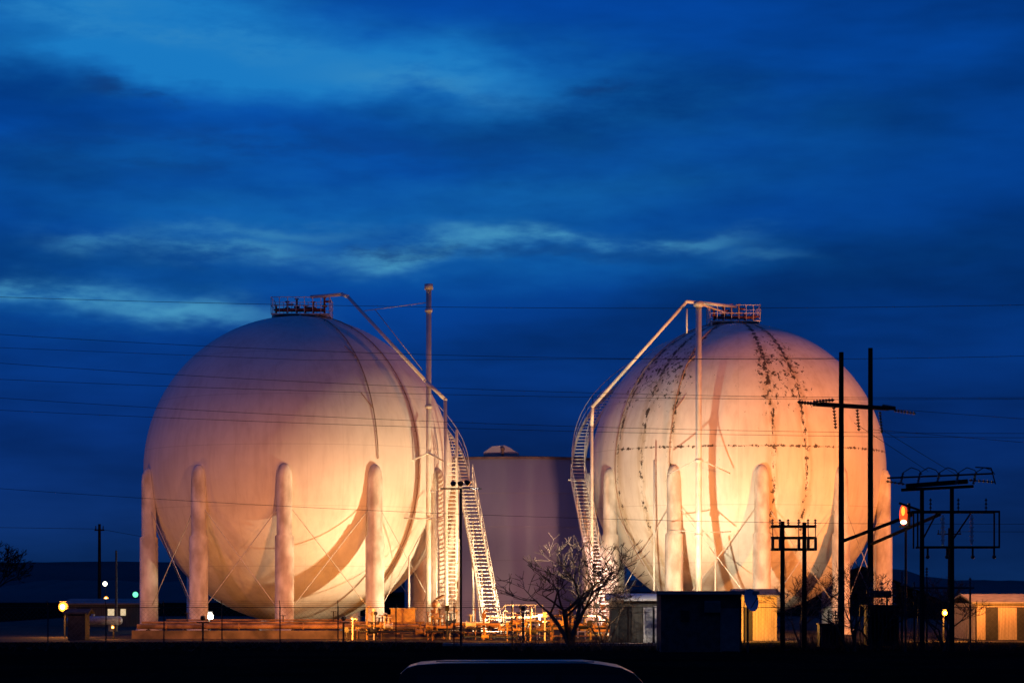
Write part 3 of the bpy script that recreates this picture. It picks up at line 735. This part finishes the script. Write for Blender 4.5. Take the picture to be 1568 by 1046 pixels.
small_light('sodium_yard_light',24.3,138,1.6,E_org,(1,0.34,0.04),1300,0.16)
small_light('sodium_yard_light',-38,230,2.0,E_org,(1,0.42,0.08),0,0.22)
small_light('sodium_yard_light',-23.4,144,0.7,E_org,(1,0.34,0.05),60,0.09)
small_light('sodium_yard_light',30.5,137,2.4,E_org,(1,0.34,0.04),1300,0.12)
small_light('sodium_yard_light',-9.8,150.5,1.1,E_org,(1,0.34,0.04),120,0.08)
e=empty('red_beacon_light',(18.5,116,0)); mb=MB(); mb.cyl((18.6,116,0),(18.6,116,5.9),0.06,n=8); mb.bx(18.3,18.8,115.9,116.1,5.85,5.95); mb.bx(18.68,18.8,115.85,116.15,5.95,7.0); mb.out('post_and_bracket',M['blk'],e)
MB().ell((18.48,115.95,6.45),(0.19,0.19,0.5),12,8).out('lens',E_red,e,True); MB().ell((18.46,115.75,6.1),(0.15,0.1,0.10),12,8).out('hot_spot',E_hot,e,True); MB().ell((18.44,115.78,6.62),(0.09,0.06,0.22),12,8).out('filament_glow',E_org,e,True)

# ------------------------------------------------------------ floodlights
def flood(name,loc,targets,size=0.18,lens=None):
    e=empty(name,(loc[0],loc[1],0)); mb=MB()
    mb.cyl((loc[0],loc[1],0),(loc[0],loc[1],loc[2]-0.25),0.06,n=8)
    mb.beam((loc[0]-0.35*len(targets),loc[1],loc[2]-0.25),(loc[0]+0.35*len(targets),loc[1],loc[2]-0.25),0.07,0.07)
    ln=MB()
    for i,(tg,en,cone,bl,colr) in enumerate(targets):
        p=V(loc)+V(((i-(len(targets)-1)/2)*0.4,0,0)); d=(V(tg)-p).normalized()
        mb.cyl(p-d*0.26,p-d*0.02,0.08,0.15,n=10); ln.cyl(p-d*0.015,p,0.13,0.13,n=14)
        lamp('floodlight_beam_%d'%(i+1),'SPOT',p+d*0.06,tg,en,colr,size,cone,bl,parent=e)
    mb.out('stand_and_housings',M['blk'],e); ln.out('lenses',lens or E_wht,e)
flood('floodlight_stand',(2.2,147.0,1.0),[((-8,156,6.0),18500,108,1.0,(1.0,0.74,0.41))])
flood('floodlight_stand',(7.3,143.2,1.1),[((11.0,158,7.0),15000,114,1.0,(1.0,0.87,0.56))])
flood('floodlight_stand',(5.6,145.4,1.0),[((0.5,197,8.0),29000,24,0.4,(1.0,0.52,0.45))])
flood('floodlight_pole',(-2.6,125,8.3),[((-15,155,4),12500,46,1.0,(1,0.35,0.13)),((14,165,4),7000,46,1.0,(1,0.34,0.09)),((7.4,131,1.2),13000,34,0.8,(1,0.84,0.66))],0.25,E_org)
flood('left_fill_light_pole',(33,134,7.0),[((18,160,8),56000,80,0.9,(1,0.30,0.06))],0.3,E_org)
flood('left_fill_light_pole',(-32,127,7.0),[((-15,158,8),3800,60,0.9,(1,0.38,0.32))],0.4,E_org)  # unseen pinkish fill lamp, added to lift the left side of the left sphere
flood('left_fill_light_pole',(-17.5,139,1.3),[((-17.5,147,0.5),1000,150,0.8,(1,0.32,0.03))],0.15,E_org)
flood('left_fill_light_pole',(-9.5,138.5,1.3),[((-9.0,147,0.5),1900,150,0.8,(1,0.32,0.03))],0.15,E_org)
flood('left_fill_light_pole',(0.6,133,1.9),[((0.2,145,0.5),7000,130,0.8,(1,0.32,0.03))],0.15,E_org)

# ------------------------------------------------------------ vehicle
def suv(name,cx,cy,L_,H_,W_):
    e=empty(name,(cx,cy,0)); hw=W_/2; l=L_/2
    prof=[(-l,0.45),(-l-0.02,0.95),(-l+0.04,1.25),(-l+0.16,H_-0.16),(-l+0.26,H_-0.07),(-l+0.42,H_-0.025),(-l+0.8,H_),(0.4,H_+0.005),(l-1.9,H_-0.02),(l-1.6,H_-0.07),(l-1.4,H_-0.16),(l-0.85,1.14),(l-0.1,1.0),(l,0.6),(l-0.05,0.42)]
    n=len(prof); mb=MB()
    ws=[(-1,0.0),(-0.94,0.006),(-0.55,0.010),(0,0.011),(0.55,0.010),(0.94,0.006),(1,0.0)]
    for s_,up in ws:
        for (px_,pz) in prof:
            inn=1.0-0.16*max(0,(pz-1.0))/(H_-1.0) if pz>1.0 else 1.0
            mb.v.append((cx+px_,cy+s_*hw*inn,pz+(up if pz>1.0 else 0)))
    for j in range(len(ws)-1):
        for i in range(n): i2=(i+1)%n; mb.face(j*n+i2,(j+1)*n+i2,(j+1)*n+i,j*n+i)
    mb.face(*reversed(range(n))); mb.face(*[(len(ws)-1)*n+i for i in range(n)])
    mb.out('body',M['carp'],e)
    gl=MB(); zt0,zt1=1.12,H_-0.17
    for s_ in (-1,1):
        def P(px_,pz): return (cx+px_,cy+s_*(hw*(1.0-0.16*(pz-1.0)/(H_-1.0))+0.006),pz)
        for a0,a1,b1,b0 in ((-l+0.35,-l+0.42,-l+1.3,-l+1.3),(-l+1.4,-l+1.4,-l+2.5,-l+2.5),(-l+2.6,-l+2.6,l-1.6,l-1.05)):
            k=len(gl.v); gl.v+=[P(a0,zt0),P(b0,zt0),P(b1,zt1),P(a1,zt1)]; gl.face(k,k+1,k+2,k+3)
    gl.out('side_windows',M['glass'],e)
    wh=MB()
    for X in (-l+0.95,l-0.95):
        for s_ in (-1,1): wh.cyl((cx+X,cy+s_*(hw-0.2),0.36),(cx+X,cy+s_*(hw+0.01),0.36),0.36,n=18)
    wh.out('wheels',M['rubber'],e)
    t_=MB()
    t_.tube([(cx-l+0.7,cy-hw*0.74,H_+0.03),(cx+l-2.0,cy-hw*0.74,H_+0.02)],0.008,6)
    for s_ in (-1,1): t_.ell((cx+l-1.15,cy+s_*(hw+0.08),1.2),(0.08,0.12,0.08),8,6)
    t_.out('roof_rails_and_mirrors',M['dgalv'],e)
    return e
suv('parked_suv',0.7,38.0,5.1,1.86,1.95)

sl=bpy.data.lights.new('dusk_sun','SUN'); sl.energy=0.02; sl.angle=math.radians(20); sl.color=(0.6,0.7,1.0)
so=bpy.data.objects.new('dusk_sun',sl); COL.objects.link(so); so.rotation_euler=(math.radians(60),0,math.radians(30))

# ------------------------------------------------------------ camera
cd=bpy.data.cameras.new('camera'); cam=bpy.data.objects.new('camera',cd); COL.objects.link(cam)
cam.location=(0,0,3.0); cam.rotation_euler=(math.radians(90),0,0)
cd.sensor_width=36; cd.lens=86.33; cd.shift_y=(900-523)/1568; cd.clip_start=0.5; cd.clip_end=8000
scene.camera=cam
